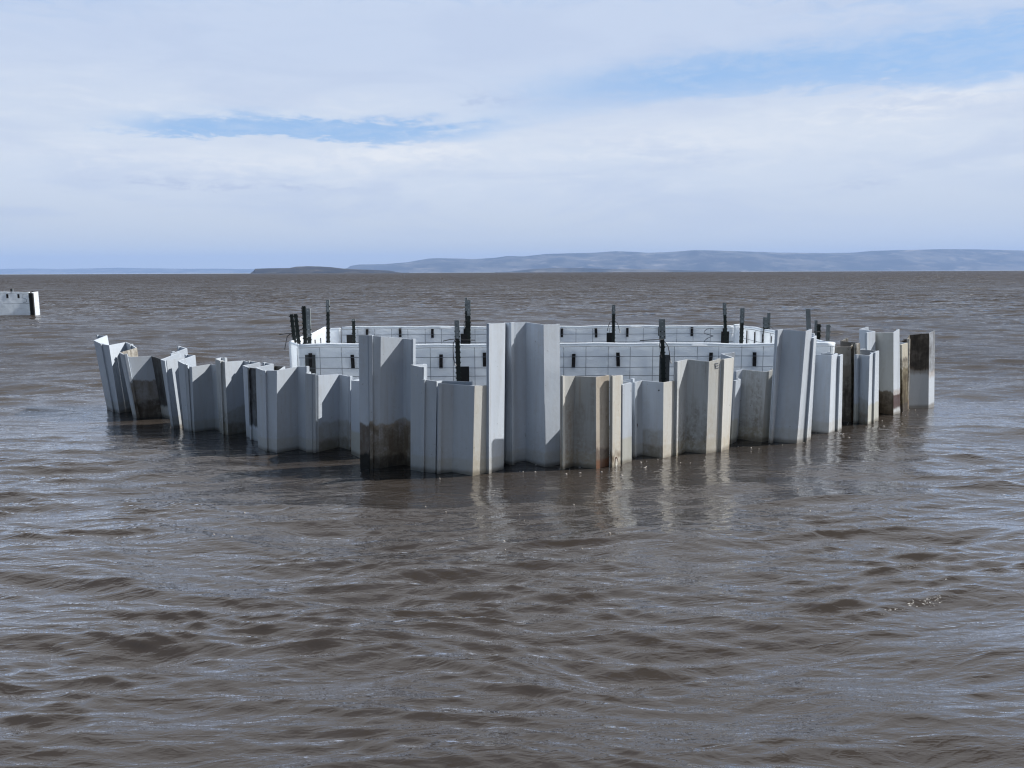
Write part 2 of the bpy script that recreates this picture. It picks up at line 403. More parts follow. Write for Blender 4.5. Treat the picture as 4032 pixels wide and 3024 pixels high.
# ------------------------------------------------------------------ sheet piles
# each: label, facet materials, folds (x, y at the waterline; x, y at the top edge), in photo pixels
PILES = [
 ("leaning white sheet at the left end of the row, its lit inner face showing", ['clean','clean','clean'],
  [(437,1592,384,1319),(473,1597,420,1321),(424,1611,371,1340),(447,1620,398,1353)]),
 ("leaning grey sheet with a sunlit triangle, second from the left end of the row", ['clean','clean','clean'],
  [(449,1621,400,1354),(472,1628,430,1359),(536,1615,495,1347),(552,1621,514,1355)]),
 ("narrow leaning sheet with a brown stained inner face, third from the row's left end", ['clean','mottle','grey'],
  [(553,1622,516,1356),(577,1628,537,1370),(526,1643,473,1388),(538,1647,488,1396)]),
 ("leaning sheet with a brown and black lower half and a black strip at right", ['lowbrown','lowbrown','black'],
  [(540,1648,490,1394),(551,1647,511,1406),(641,1641,597,1402),(670,1650,640,1415)]),
 ("narrow clean sheet edge just right of the black strip, showing a small white inner face", ['clean','clean','clean'],
  [(712,1668,682,1384),(737,1674,704,1390),(677,1684,636,1416),(681,1685,647,1419)]),
 ("small white sheet end standing tallest behind the row, above the tilted clean sheets", ['clean','clean'],
  [(732,1662,704,1363),(762,1668,734,1372),(706,1676,676,1392)]),
 ("tilted plain grey sheet between the black strip and the notched sheet", ['clean','clean','clean'],
  [(682,1686,648,1419),(690,1687,656,1418),(760,1675,731,1405),(775,1680,747,1410)]),
 ("sheet end with a bright white inner face, immediately left of the notched sheet", ['clean','clean','clean'],
  [(757,1683,733,1396),(793,1690,766,1399),(729,1700,704,1421),(746,1702,728,1434)]),
 ("wide grey sheet with a bright notch broken from its top edge", ['grey']*7,
  [(747,1703,731,1437),(749,1703,733,1453),(757,1703,743,1455),(761,1704,748,1443),(768,1707,757,1444),(850,1696,831,1433),(868,1702,851,1436)]),
 ("narrow bluish sheet edge with scuffs, right of the notched sheet", ['grey','grey','dirty'],
  [(905,1700,888,1410),(888,1697,870,1408),(868,1712,850,1413),(881,1716,868,1420)]),
 ("sheet with a lit triangle and a silty foot, left of the narrow black grooved strip", ['dirty','lowmud','grey'],
  [(882,1717,869,1420),(900,1721,886,1425),(975,1708,960,1420),(995,1713,982,1426)]),
 ("narrow sheet with a white inner face, left edge of the black grooved strip", ['grey','clean','clean'],
  [(998,1712,982,1421),(1038,1722,1022,1428),(974,1730,959,1439),(990,1737,981,1447)]),
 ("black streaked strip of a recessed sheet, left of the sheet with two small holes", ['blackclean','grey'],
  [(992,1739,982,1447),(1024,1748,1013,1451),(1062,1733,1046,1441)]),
 ("sheet edge with two small bolt holes and a white inner face behind it", ['grey','clean','grey'],
  [(1055,1752,1040,1427),(1088,1759,1074,1433),(1020,1769,1010,1448),(1048,1779,1040,1459)]),
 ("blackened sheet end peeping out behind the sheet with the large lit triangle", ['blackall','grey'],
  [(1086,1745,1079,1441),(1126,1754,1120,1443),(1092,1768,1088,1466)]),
 ("broad blue grey sheet with a large lit triangle, right of the two bolt holes", ['clean','clean','clean'],
  [(1050,1780,1043,1458),(1091,1788,1091,1459),(1177,1773,1173,1443),(1209,1783,1205,1443)]),
 ("narrow grey sheet with a bright raised lip, left of the speckled white triangle", ['grey','grey'],
  [(1226,1768,1222,1464),(1209,1785,1205,1468),(1231,1785,1229,1473)]),
 ("sheet with a bright speckled triangle at its top and a muddy foot", ['grey','lowmud','lowmud'],
  [(1232,1785,1230,1473),(1254,1784,1253,1478),(1336,1768,1336,1474),(1375,1776,1375,1482)]),
 ("short pale sheet edge tucked against the left side of the tall brown footed sheet", ['clean','faint'],
  [(1445,1772,1442,1488),(1386,1790,1386,1498),(1421,1803,1420,1500)]),
 ("left edge of the tall brown footed pair, with a solid black foot", ['grey','lowblack'],
  [(1478,1824,1470,1320),(1423,1840,1417,1321),(1455,1842,1450,1320)]),
 ("tall sheet with a lit triangle above and a brown mottled lower third", ['lowbrown2','lowbrown2','lowbrown2'],
  [(1457,1842,1453,1320),(1495,1842,1499,1325),(1590,1829,1587,1332),(1621,1838,1623,1336)]),
 ("middle step of the stair of sheets right of the tall brown footed sheet", ['clean','grey'],
  [(1684,1836,1680,1434),(1621,1850,1621,1436),(1659,1857,1664,1446)]),
 ("lowest step of the stair of sheets, plain grey, left of the dark vertical slit", ['grey','grey','grey'],
  [(1661,1857,1665,1493),(1713,1863,1718,1501),(1742,1845,1738,1499),(1850,1850,1850,1503)]),
 ("short grey corner sheet with a cream lit right side, nearest the viewer", ['grey','grey','cream'],
  [(1719,1866,1724,1509),(1782,1862,1786,1513),(1861,1876,1869,1519),(1911,1867,1916,1518)]),
 ("tallest bright white sheet at the middle of the row, lit all the way down", ['clean','clean','clean'],
  [(1917,1868,1917,1275),(1980,1853,1987,1272),(1984,1830,1988,1271),(2012,1836,2009,1271)]),
 ("tall grey sheet immediately right of the bright white one, crossed by a slanted shadow", ['clean','clean','clean'],
  [(2016,1830,2013,1270),(2071,1822,2072,1269),(2147,1841,2141,1278),(2200,1833,2197,1277)]),
 ("rust blotched grey sheet with a brown right side, right of the two tallest sheets", ['rusty','rusty','rustlow'],
  [(2208,1851,2207,1481),(2257,1837,2264,1480),(2347,1847,2346,1484),(2392,1838,2393,1479)]),
 ("narrow cream sheet with a rust ring at its foot", ['rustring','cream','cream'],
  [(2402,1841,2403,1481),(2440,1832,2443,1477),(2412,1812,2414,1480),(2438,1818,2440,1479)]),
 ("narrow clean white sheet with a pale yellow foot, right of the rust ring", ['faint','clean','clean'],
  [(2442,1830,2443,1514),(2484,1822,2484,1507),(2441,1800,2444,1499),(2482,1806,2487,1492)]),
 ("grey sheet with one round rust spot and a slanted shadow on its right side", ['grey','lowmud','cream'],
  [(2491,1809,2492,1506),(2530,1801,2528,1498),(2609,1812,2612,1506),(2650,1802,2656,1499)]),
 ("dirty grey sheet with a marked cream right side, in the right half of the row", ['dirty','dirty','cream'],
  [(2653,1803,2658,1424),(2697,1786,2706,1415),(2779,1793,2791,1424),(2819,1786,2832,1414)]),
 ("cream narrow sheet with a jagged white end standing above it", ['cream','grey','clean'],
  [(2829,1785,2842,1415),(2868,1766,2887,1408),(2826,1752,2842,1393),(2866,1748,2889,1388)]),
 ("short narrow white sheet left of the green grey silty sheet", ['faint','grey','clean'],
  [(2869,1746,2882,1500),(2897,1738,2914,1493),(2870,1726,2884,1481),(2890,1730,2908,1476)]),
 ("green grey silty sheet with a rusty foot, left of the tall leaning sheet", ['clean','dirty','cream'],
  [(2884,1733,2892,1462),(2903,1729,2923,1455),(2998,1740,3018,1464),(3026,1736,3045,1455)]),
 ("tall leaning sheet with a dark grey face and a white right edge", ['clean','clean','clean'],
  [(3028,1744,3054,1300),(3045,1738,3083,1296),(3136,1746,3172,1304),(3160,1741,3193,1297)]),
 ("white leaning sheet edge just right of the tall leaning sheet", ['clean','clean','clean'],
  [(3166,1740,3195,1331),(3189,1734,3213,1322),(3158,1720,3181,1318),(3176,1722,3198,1314)]),
 ("plain dark grey sheet with a white right edge, right of the tall leaning sheet", ['clean','clean','clean'],
  [(3166,1712,3191,1398),(3186,1706,3208,1395),(3261,1714,3273,1399),(3287,1704,3295,1392)]),
 ("narrow white sheet with faint stains, left of the brown mottled sheet", ['clean','grey','clean'],
  [(3289,1704,3299,1401),(3310,1698,3316,1395),(3236,1690,3238,1391),(3262,1690,3264,1387)]),
 ("brown mottled sheet with a cream right edge, taller than its plain neighbours", ['cream','brown','mottle'],
  [(3262,1668,3250,1378),(3272,1663,3266,1365),(3350,1664,3349,1365),(3363,1659,3362,1353)]),
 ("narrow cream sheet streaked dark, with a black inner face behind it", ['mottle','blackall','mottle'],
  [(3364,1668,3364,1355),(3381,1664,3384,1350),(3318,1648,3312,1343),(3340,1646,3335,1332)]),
 ("short grey sheet with a silty foot, between the cream streaked and tall brown footed sheets", ['faint','lowmud','faint'],
  [(3362,1670,3366,1396),(3380,1668,3385,1396),(3415,1678,3423,1400),(3430,1669,3436,1389)]),
 ("short white sheet with a yellowed lower half, in front of a tall white sheet", ['faint','grey','clean'],
  [(3431,1669,3438,1388),(3456,1660,3459,1381),(3384,1645,3386,1376),(3412,1642,3414,1369)]),
 ("tall white sheet with a dark groove, partly hidden behind the short yellowed one", ['clean','clean','clean'],
  [(3406,1642,3406,1310),(3445,1634,3444,1304),(3386,1622,3386,1296),(3415,1618,3416,1288)]),
 ("tall grey sheet with a brown lower third and a maroon band on its white edge", ['lowrust','lowrust','band'],
  [(3432,1631,3434,1314),(3447,1628,3446,1310),(3517,1637,3517,1309),(3541,1632,3538,1297)]),
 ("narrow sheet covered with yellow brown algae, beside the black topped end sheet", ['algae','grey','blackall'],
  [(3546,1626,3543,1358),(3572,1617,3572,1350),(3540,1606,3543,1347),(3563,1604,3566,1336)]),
 ("black topped sheet with a clean grey lower half, right end of the row", ['mottle','topblack','topspot'],
  [(3567,1613,3573,1335),(3574,1610,3581,1318),(3654,1607,3657,1312),(3676,1598,3679,1302)]),
]
WALL_XY = []

def offset_line(pts, d):
    """shift a plan polyline sideways by d (mitred)"""
    out = []
    n = len(pts)
    for i in range(n):
        ns = []
        for a, b in ((i - 1, i), (i, i + 1)):
            if a >= 0 and b < n:
                t = (pts[b] - pts[a]); t.z = 0
                if t.length > 1e-5:
                    t.normalize(); ns.append(Vector((t.y, -t.x, 0)))
        m_ = sum(ns, Vector()); 
        if m_.length < 0.35: m_ = ns[0].copy()
        m_.normalize()
        k = max(0.45, m_.dot(ns[0]))
        out.append(pts[i] + m_ * (d / k))
    return out

def make_pile(label, mats, folds):
    bot, top = [], []
    for xb, yb, xt, yt in folds:
        b = on_water(xb, yb)
        t = at_y(xt, yt, b.y)
        bot.append(b); top.append(t)
        WALL_XY.append((b.x, b.y))
    low = [b + (b - t) * (0.75 / max(t.z, .2)) for b, t in zip(bot, top)]
    T = 0.0058
    mb = MB()
    names = []
    for mname in mats:
        if mname not in names: names.append(mname)
    tf, tb_ = offset_line(top, T), offset_line(top, -T)
    lf, lb = offset_line(low, T), offset_line(low, -T)
    n = len(folds)
    vs = []
    for i in range(n): vs += [lf[i], lb[i], tf[i], tb_[i]]
    b0 = len(mb.v)
    mb.v += [tuple(v) for v in vs]
    for i in range(n - 1):
        a, b = b0 + 4 * i, b0 + 4 * (i + 1)
        mi = names.index(mats[min(i, len(mats) - 1)])
        for f in ((a, b, b + 2, a + 2), (b + 1, a + 1, a + 3, b + 3), (a + 2, b + 2, b + 3, a + 3), (a + 1, b + 1, b, a)):
            mb.f.append(f); mb.mi.append(mi)
    for a in (b0, b0 + 4 * (n - 1)):
        mb.f.append((a, a + 1, a + 3, a + 2)); mb.mi.append(names.index(mats[0]))
    org = bot[0].copy()
    o = mb.build("sheet_pile", [PM[k] for k in names], origin=org)
    tag(o, label, "sheet pile", "plastic sheet piles of the wave barrier")
    # interlocks: a socket on the left end, proud of the front; a ball end on the right
    def lock(i, j, s0, s1, n0, n1, mname):
        e_t = (top[j] - top[i]); e_t.z = 0; e_t.normalize()
        nn = Vector((e_t.y, -e_t.x, 0))
        if i > j: nn = -nn
        m2 = MB()
        def loop(p): return [p + e_t * a + nn * c for a, c in ((s0, n0), (s1, n0), (s1, n1), (s0, n1))]
        m2.hexa(loop(low[i]), loop(top[i] + Vector((0, 0, 0.002))))
        m2.build("interlock", PM[mname], parent=o, origin=org)
    lock(0, 1, 0.004, 0.030, -0.003, 0.022, mats[0] if mats[0] not in ('rusty',) else 'cream')
    lock(n - 1, n - 2, -0.016, 0.008, -0.024, 0.0025, mats[-1])
    return o

PILE_OBJ = {}
for p in PILES: PILE_OBJ[p[0]] = (make_pile(*p), p[2])

def on_facet(folds, i, px, py, lift=0.010):
    """point where a pixel's sight line meets facet i of a sheet, lifted a little off it"""
    pts = [on_water(f[0], f[1]) for f in folds[i:i + 2]]
    t = at_y(folds[i][2], folds[i][3], pts[0].y)
    n = (pts[1] - pts[0]).cross(t - pts[0]).normalized()
    d = ray(px, py)
    if n.dot(d) > 0: n = -n
    return C0 + d * ((pts[0] - C0).dot(n) / d.dot(n)) + n * lift, n

def find_pile(words):
    return [v for k, v in PILE_OBJ.items() if words in k][0]

def spot(words, facet, px, py, rx, ry, mat, name, lift=0.0085):
    o, folds = find_pile(words)
    c, n = on_facet(folds, facet, px, py, lift)
    a = n.cross(Vector((0, 0, 1))).normalized(); b = a.cross(n)
    rr = random.Random(px)
    lo, hi = [], []
    for q in range(14):
        an = q * 2 * math.pi / 14; k = rr.uniform(.82, 1.12)
        v = a * (rx * k * math.cos(an)) + b * (ry * k * math.sin(an))
        lo.append(c + v - n * .006); hi.append(c + v * .85)
    mb = MB(); mb.hexa(lo, hi)
    mb.build(name, mat, parent=o, origin=o.location)

def scrawl(words, facet, strokes, r, mat, name):
    o, folds = find_pile(words)
    mb = MB()
    for st in strokes: mb.tube([on_facet(folds, facet, px, py, 0.0072)[0] for px, py in st], r, 4)
    mb.build(name, mat, parent=o, origin=o.location)

M_RUSTSPOT = metal("rust_spot", (0.10, 0.028, 0.012), 0.85, 0.0, 0.6)
spot("one round rust spot", 0, 2505, 1674, .012, .026, M_RUSTSPOT, "rust_spot")
spot("one round rust spot", 1, 2595, 1537, .006, .006, M_BLACK, "rust_spot")
for py in (1477, 1501): spot("two small bolt holes and", 2, 1027, py, .0055, .0055, M_WHITE, "bolt_hole_light")  # light coming through the holes, painted as white discs
spot("middle step", 1, 1641, 1476, .006, .006, M_WHITE, "bolt_hole_light")
spot("notch broken", 5, 846, 1465, .006, .006, M_WHITE, "bolt_hole_light")
spot("left end of the row, its lit", 2, 385, 1363, .007, .007, M_WHITE, "bolt_hole_light")
scrawl("marked cream right side", 2, [[(2813,1430),(2815,1449)], [(2813,1431),(2827,1429)], [(2814,1440),(2826,1438)], [(2815,1449),(2828,1447)]], .0032, M_INK, "mark")
scrawl("rust blotched", 1, [[(2328,1679),(2321,1696)]], .0036, M_BLACK, "mark")
scrawl("short narrow white sheet left of the green", 0, [[(2887,1702),(2891,1700),(2889,1714)]], .0032, M_INK, "mark")
spot("narrow cream sheet with a rust ring", 0, 2424, 1818, .024, .05, M_RUSTSPOT, "rust_patch", .0075)
spot("narrow cream sheet with a rust ring", 0, 2424, 1822, .016, .042, metal("bare_cream", (0.62, 0.6, 0.53), 0.6), "bare_patch", .0095)

# ------------------------------------------------------------------ enclosure of tarp covered mesh panels
def ribbon(mb, pts, r, mi=0): mb.tube(pts, r, 5, mi)

def make_panel(label, a, b, H, slots_u, group="tarp covered panels of the enclosure", pitch=0.203, rows=(0.08, 0.19, 0.30, 0.41, 0.56, 0.71), seed=0,
               slot_h=(0.09, 0.235), wires=True, slot_w=0.036, name="enclosure_panel", sag=0.012, s0=0.02):
    """a: left foot, b: right foot (plan); wires and slots sit on both faces"""
    a = Vector((a[0], a[1], 0)); b = Vector((b[0], b[1], 0))
    L = (b - a).length; u = (b - a) / L; n = Vector((u.y, -u.x, 0))
    r_ = random.Random(seed)
    root = empty(name, a)
    tag(root, label, "panel", group)
    # tarp: thin cloth pulled over the top edge
    ph = [r_.uniform(0, 6.28) for _ in range(6)]
    def top_z(s): return H + sag * (math.sin(s * 2.1 + ph[0]) * 0.5 + math.sin(s * 5.3 + ph[1]) * 0.3 + math.sin(s * 11 + ph[2]) * .2)
    def wob(s, z): return 0.006 * (math.sin(s * 4.1 + ph[3] + z * 3) + 0.7 * math.sin(s * 9.7 + ph[4] - z * 6) + 0.5 * math.sin(s * 17 + z * 13 + ph[5]))
    mb = MB(); NU = max(6, int(L / 0.05)); zs = [-0.5, 0.0, 0.15, 0.3, 0.42, 0.54, 0.66, 0.78, 0.88, 0.95, 1.0]
    idx = {}
    for side in (0, 1):
        for i in range(NU + 1):
            s = L * i / NU
            for j, fz in enumerate(zs):
                z = fz * top_z(s) if fz > 0 else fz
                off = 0.011 + 0.004 * side * 0 + (wob(s, z) if fz < 0.97 else wob(s, z) * .4)
                p = a + u * s + n * ((0.011 if side == 0 else -0.011) + wob(s, z) * (1 if fz < 1 else .5)) + Vector((0, 0, z))
                idx[side, i, j] = len(mb.v); mb.v.append(tuple(p))
    K = len(zs)
    for i in range(NU):
        for j in range(K - 1):
            mb.f.append((idx[0, i, j], idx[0, i + 1, j], idx[0, i + 1, j + 1], idx[0, i, j + 1])); mb.mi.append(0)
            mb.f.append((idx[1, i + 1, j], idx[1, i, j], idx[1, i, j + 1], idx[1, i + 1, j + 1])); mb.mi.append(0)
        mb.f.append((idx[0, i, K - 1], idx[0, i + 1, K - 1], idx[1, i + 1, K - 1], idx[1, i, K - 1])); mb.mi.append(0)
    for i in (0, NU):
        for j in range(K - 1):
            mb.f.append((idx[0, i, j], idx[0, i, j + 1], idx[1, i, j + 1], idx[1, i, j])); mb.mi.append(0)
    mb.build("tarp", M_TARP, parent=root, origin=a, smooth=True)
    # rolled hem along the top, a fold of the same cloth
    hm = MB()
    hm.tube([a + u * (L * i / 60) + Vector((0, 0, top_z(L * i / 60) - 0.004)) + n * (wob(L * i / 60, H) * .5) for i in range(61)], 0.0135, 8)
    hm.build("hem", M_TARP, parent=root, origin=a, smooth=True)
    if wires:
        w = MB()
        for sgn in (1, -1):
            o_ = n * (0.0235 * sgn)
            for dz in rows:
                w.tube([a + u * (L * i / 40) + o_ + Vector((0, 0, H - dz + 0.002 * math.sin(i * .7 + dz * 30))) for i in range(41)], 0.0028, 4)
            s = s0
            while s < L:
                ln = 0.004 * math.sin(s * 40)
                w.tube([a + u * s + o_ * 1.1 + Vector((0, 0, -0.3)), a + u * (s + ln) + o_ * 1.1 + Vector((0, 0, H - 0.025))], 0.0026, 4)
                s += pitch
            # top rail's shadow line under the hem, modelled as a thin grey tube
            w.tube([a + u * (L * i / 40) + o_ + Vector((0, 0, top_z(L * i / 40) - 0.028)) for i in range(41)], 0.0034, 4)
        w.build("wire_grid_hem_shadow", M_WIRE, parent=root, origin=a)
    for q, s in enumerate(slots_u):
        if not (0.03 < s < L - 0.03): continue
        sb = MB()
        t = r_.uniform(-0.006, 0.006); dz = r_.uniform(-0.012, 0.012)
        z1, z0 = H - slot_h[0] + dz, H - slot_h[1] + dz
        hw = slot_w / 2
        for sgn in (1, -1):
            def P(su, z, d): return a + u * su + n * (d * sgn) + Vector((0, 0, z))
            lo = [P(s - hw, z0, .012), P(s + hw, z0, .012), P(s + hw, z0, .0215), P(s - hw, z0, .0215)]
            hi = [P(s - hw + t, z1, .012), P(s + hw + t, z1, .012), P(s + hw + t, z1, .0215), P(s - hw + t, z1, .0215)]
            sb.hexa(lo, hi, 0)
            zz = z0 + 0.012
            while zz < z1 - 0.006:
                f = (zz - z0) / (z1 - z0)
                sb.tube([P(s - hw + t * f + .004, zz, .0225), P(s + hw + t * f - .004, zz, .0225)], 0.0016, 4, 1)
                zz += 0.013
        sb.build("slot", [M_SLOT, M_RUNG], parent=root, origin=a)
    return root, a, u, n, L


E = 1.135                     # distance of the enclosure behind the barrier
YF, YB = 7.20 * E, 9.55 * E
XF0, XF1 = at_y(1177, 1355, YF).x, at_y(3283, 1345, YF).x
HF = at_y(2200, 1355, YF).z
XB0, XB1 = at_y(1346, 1289, YB).x, at_y(2888, 1278, YB).x
HB = at_y(2100, 1286, YB).z
fx = lambda px: at_y(px, 1400, YF).x - XF0
bx = lambda px: at_y(px, 1310, YB).x - XB0
make_panel("long white tarp panel on the near side of the enclosure, facing the viewer", (XF0, YF), (XF1, YF), HF,
           [fx(x) for x in (1223, 1390, 1560, 1736, 1908, 2082, 2257, 2434, 2796, 2970, 3145)], seed=1, s0=fx(1261) - .23, pitch=.203 * E,
           rows=(HF - at_y(2200, 1404, YF).z, HF - at_y(2200, 1446, YF).z, .33, .45, .6))
make_panel("white tarp panel on the far side of the enclosure, seen over the near one", (XB0, YB), (XB1, YB), HB,
           [bx(x) for x in (1446, 1576, 1703, 1831, 1955, 2082, 2212, 2347, 2469, 2596, 2723, 2850)], seed=2, s0=bx(1410) - .23, pitch=.203 * E,
           rows=(HB - at_y(2100, 1316, YB).z, HB - at_y(2100, 1347, YB).z, .3, .42, .6), slot_h=(0.015, 0.14), slot_w=0.034)
XL0 = at_y(1144, 1345, 7.50 * E).x; XLm = at_y(1284, 1285, 9.6 * E).x
make_panel("sunlit white tarp panel on the left side of the enclosure, behind the dark posts", (XL0, 7.50 * E), (XLm, 9.55 * E), HF,
           [1.42, 1.84], seed=3, wires=False, slot_w=0.018, slot_h=(0.1, 0.25))
make_panel("short slanted white tarp at the near left corner of the enclosure", (XL0, 7.48 * E), (XF0 - 0.012, YF + 0.005), HF - .004, [], seed=4, wires=False)
make_panel("short slanted white tarp at the far left corner of the enclosure", (XLm + .01, 9.58 * E), (XB0 - 0.015, YB - 0.03), HB, [], seed=5, wires=False, sag=0.03)
XR1 = at_y(2924, 1279, 9.62 * E).x
make_panel("white tarp panel on the right side of the enclosure, with narrow slits and wrinkles", (XR1, 9.60 * E), (XF1 + 0.02, YF + 0.03), HF,
           [0.2, 0.49, 0.77, 1.06, 1.34, 1.62, 1.9, 2.2, 2.5], seed=6, s0=0.05, pitch=0.5, rows=(0.17, 0.34), slot_w=0.016, slot_h=(0.06, 0.24))
make_panel("narrow plain white tarp strip at the far right corner of the enclosure", (XB1 + .012, YB + .02), (XR1 - .012, 9.61 * E), HB + .004, [], seed=8, wires=False)

def stroke(parent, pts, y, r, name="number_mark"):
    mb = MB(); mb.tube([at_y(px, py, y) for px, py in pts], r, 5)
    return mb.build(name, M_INK, parent=parent, origin=parent.location)

back_root = [o for o in S.objects if o.type == 'EMPTY' and 'far side' in o.get('label', '')][0]
stroke(back_root, [(2810,1296),(2796,1293),(2783,1296),(2775,1303),(2772,1312),(2778,1314),(2795,1319),(2809,1323),(2800,1326),(2786,1332),(2776,1340),(2771,1352),(2771,1366)], YB - .026, 0.0048)

# grey plates seen against the near panel
def patch(label, x0, y0, x1, y1, y, mat, name="cover_plate"):
    a_, b_ = at_y(x0, y1, y), at_y(x1, y0, y)
    mb = MB(); mb.box((a_.x, y - .006, a_.z), (b_.x, y + .004, b_.z))
    o = mb.build(name, mat, origin=(a_.x, y, a_.z))
    return tag(o, label, "plate", "dark plates fixed to the enclosure")
patch("grey plate under the leftmost slot of the near tarp panel", 1205, 1397, 1241, 1490, YF - .0148, M_PATCH)

# ------------------------------------------------------------------ steel posts
def make_post(label, top, low, y, split=None, w=0.036, dark=None, galv=None, plate=None, ties=(), studs=True, full_galv=False, turn=0.0, sl_w=None):
    """top/low: photo pixels; split: pixel height where the galvanised sleeve ends; the foot runs on into the lake bed"""
    a = at_y(top[0], top[1], y); b = at_y(low[0], low[1], y)
    ax = (a - b).normalized()
    foot = b + (b - a) * ((b.z + 0.55) / (a.z - b.z))
    root = empty("steel_post", (foot.x, foot.y, foot.z))
    tag(root, label, "post", "steel posts holding up the enclosure")
    dark = dark or M_POST; galv = galv or M_GALV
    side = Vector((math.cos(turn), math.sin(turn), 0)); fr = Vector((math.sin(turn), -math.cos(turn), 0))
    at_py = lambda py: b + (a - b) * ((py - low[1]) / (top[1] - low[1]))
    s_bot = at_py(split) if split else None
    ptop = a if not split else s_bot + ax * min(0.10, (a - s_bot).length * .6)
    def tee(mb, p, q, w, th, web):
        def loop(c): return [c + side * (-w / 2) + fr * th, c + side * (w / 2) + fr * th, c + side * (w / 2), c + side * (th * .6), c + side * (th * .6) - fr * web, c - side * (th * .6) - fr * web, c - side * (th * .6), c - side * (w / 2)]
        mb.hexa(loop(p), loop(q))
    mb = MB(); tee(mb, foot, ptop, w, 0.006, 0.03)
    if studs:
        L = (ptop - foot).length; d = L - 0.03
        while d > L - min(1.0, L):
            c = foot + ax * d
            for sx in (-1, 1):
                e = side * (sx * w * .5)
                lo = [c + e + fr * k + side * (j * sx) for k, j in ((0, -.004), (.013, -.004), (.013, .006), (0, .006))]
                mb.hexa(lo, [v + ax * 0.014 for v in lo])
            d -= 0.054
    mb.build("post_shaft", dark if not full_galv else galv, parent=root, origin=root.location)
    if split:
        sw = sl_w or w * 1.12
        sb = MB()
        def chan(c): return [c + side * x + fr * z for x, z in ((-sw / 2, .0125), (sw / 2, .0125), (sw / 2, -.012), (sw / 2 - .004, -.012), (sw / 2 - .004, .0085), (-sw / 2 + .004, .0085), (-sw / 2 + .004, -.012), (-sw / 2, -.012))]
        sb.hexa(chan(s_bot), chan(a))
        d = 0.03
        while d < (a - s_bot).length:
            c = a - ax * d
            lo = [c + side * x + fr * z for x, z in ((-.004, .012), (.004, .012), (.004, .0155), (-.004, .0155))]
            sb.hexa(lo, [v + ax * .009 for v in lo], 1)
            d += 0.05
        sb.build("sleeve", [galv, M_WHITE], parent=root, origin=root.location)
    if plate:
        x0, y0, x1, y1 = plate
        p0, p1 = at_y(x0, y1, y), at_y(x1, y0, y)
        pb = MB(); pb.box((p0.x, y - .004, p0.z), (p1.x, y + .004, p1.z))
        pb.build("anchor_plate", M_BLACK if plate_dark else M_PATCH, parent=root, origin=root.location)
    for (pts, tagged) in ties:
        tb = MB(); P = []
        for i, (px, py) in enumerate(pts):
            P.append(at_y(px, py, y - 0.02 - .01 * math.sin(i)))
        tb.tube(P, 0.0045, 5)
        if tagged:
            e = P[-1]; tb.tube([e, e + Vector((.012, -.004, -.03))], 0.009, 6, 1)
        tb.build("wire_tie", [M_TIE, M_WHITE], parent=root, origin=root.location)
    return root
plate_dark = True
loopw = lambda x, y, dx, h, n=7, s=1: [(x + s * dx * math.sin(i / (n - 1) * math.pi * .55), y - 10 * math.sin(i / (n - 1) * math.pi * .8) + h * (i / (n - 1)) ** 1.6) for i in range(n)]

make_post("black leaning post at the far left of the posts, just outside the enclosure", (1148,1237), (1159,1335), 7.62 * E, w=0.038,
          ties=[([(1100,1317),(1115,1316),(1130,1313),(1150,1312)], False), ([(1121,1376),(1126,1350),(1131,1325),(1140,1317),(1152,1314)], False)])
make_post("black leaning post second from the left, inside the left tarp panel", (1164,1236), (1177,1355), 7.45 * E, w=0.038)
make_post("tallest black post of the left cluster, with a bent tip", (1196,1205), (1203,1356), 7.50 * E, w=0.040, ties=[([(1178,1300),(1190,1296),(1204,1296)], False), ([(1188,1228),(1189,1213),(1194,1206)], False)])
make_post("pale galvanised post at the right of the left cluster", (1213,1214), (1219,1356), 7.46 * E, split=1326, w=0.040, galv=M_GALV)
make_post("tall lone post with a grey tip in front of the sunlit left tarp", (1291,1180), (1293,1356), 8.6 * E, split=1228, w=0.038)
make_post("short black post with a black plate, near the left end of the far panel", (1392,1255), (1394,1356), YB - .09, split=1264, w=0.040, plate=(1366,1318,1388,1362))
make_post("front post left of the tallest white sheets, grey above and black below", (1799,1261), (1806,1495), YF - .06, split=1333, w=0.045,
          plate=(1812,1443,1847,1530), ties=[([(1800,1345),(1790,1340),(1785,1352),(1784,1380),(1786,1410),(1790,1430)], True), ([(1745,1343),(1770,1337),(1800,1334)], False), ([(1806,1338),(1830,1339),(1870,1339)], False)])
make_post("thin tall post rising behind the front post left of the tallest white sheets", (1835,1172), (1836,1290), YB - .05, split=1224, w=0.027)
make_post("tall far post with a black plate, beside the thin tall post", (1846,1181), (1846,1356), YB - .10, split=1243, w=0.043, plate=(1814,1314,1845,1362),
          ties=[([(1840,1262),(1830,1265),(1826,1280),(1832,1292)], False), ([(1850,1262),(1856,1278),(1850,1290)], False), ([(1855,1261),(1880,1260),(1908,1261)], False)])
make_post("far post with a black plate and a drooping wire loop, middle of the far panel", (2416,1200), (2415,1356), YB - .10, split=1236, w=0.040, plate=(2388,1310,2412,1362),
          ties=[([(2410,1265),(2402,1268),(2396,1282),(2391,1303)], False), ([(2421,1265),(2430,1270),(2435,1285),(2439,1302)], True)])
plate_dark = False
make_post("broad front post with grey plates on both sides, right of the tallest white sheets", (2606,1256), (2612,1500), YF - .07, split=1334, w=0.040, plate=(2594,1397,2637,1530), sl_w=0.062,
          ties=[([(2520,1341),(2550,1339),(2590,1337),(2612,1338)], False), ([(2601,1335),(2597,1360),(2600,1392),(2606,1410)], False), ([(2620,1348),(2630,1362),(2635,1385),(2639,1420)], True)])
plate_dark = True
make_post("tall far post with a speckled grey top and a wide black plate", (2852,1192), (2858,1356), YB - .10, split=1239, w=0.040, plate=(2838,1305,2871,1362))
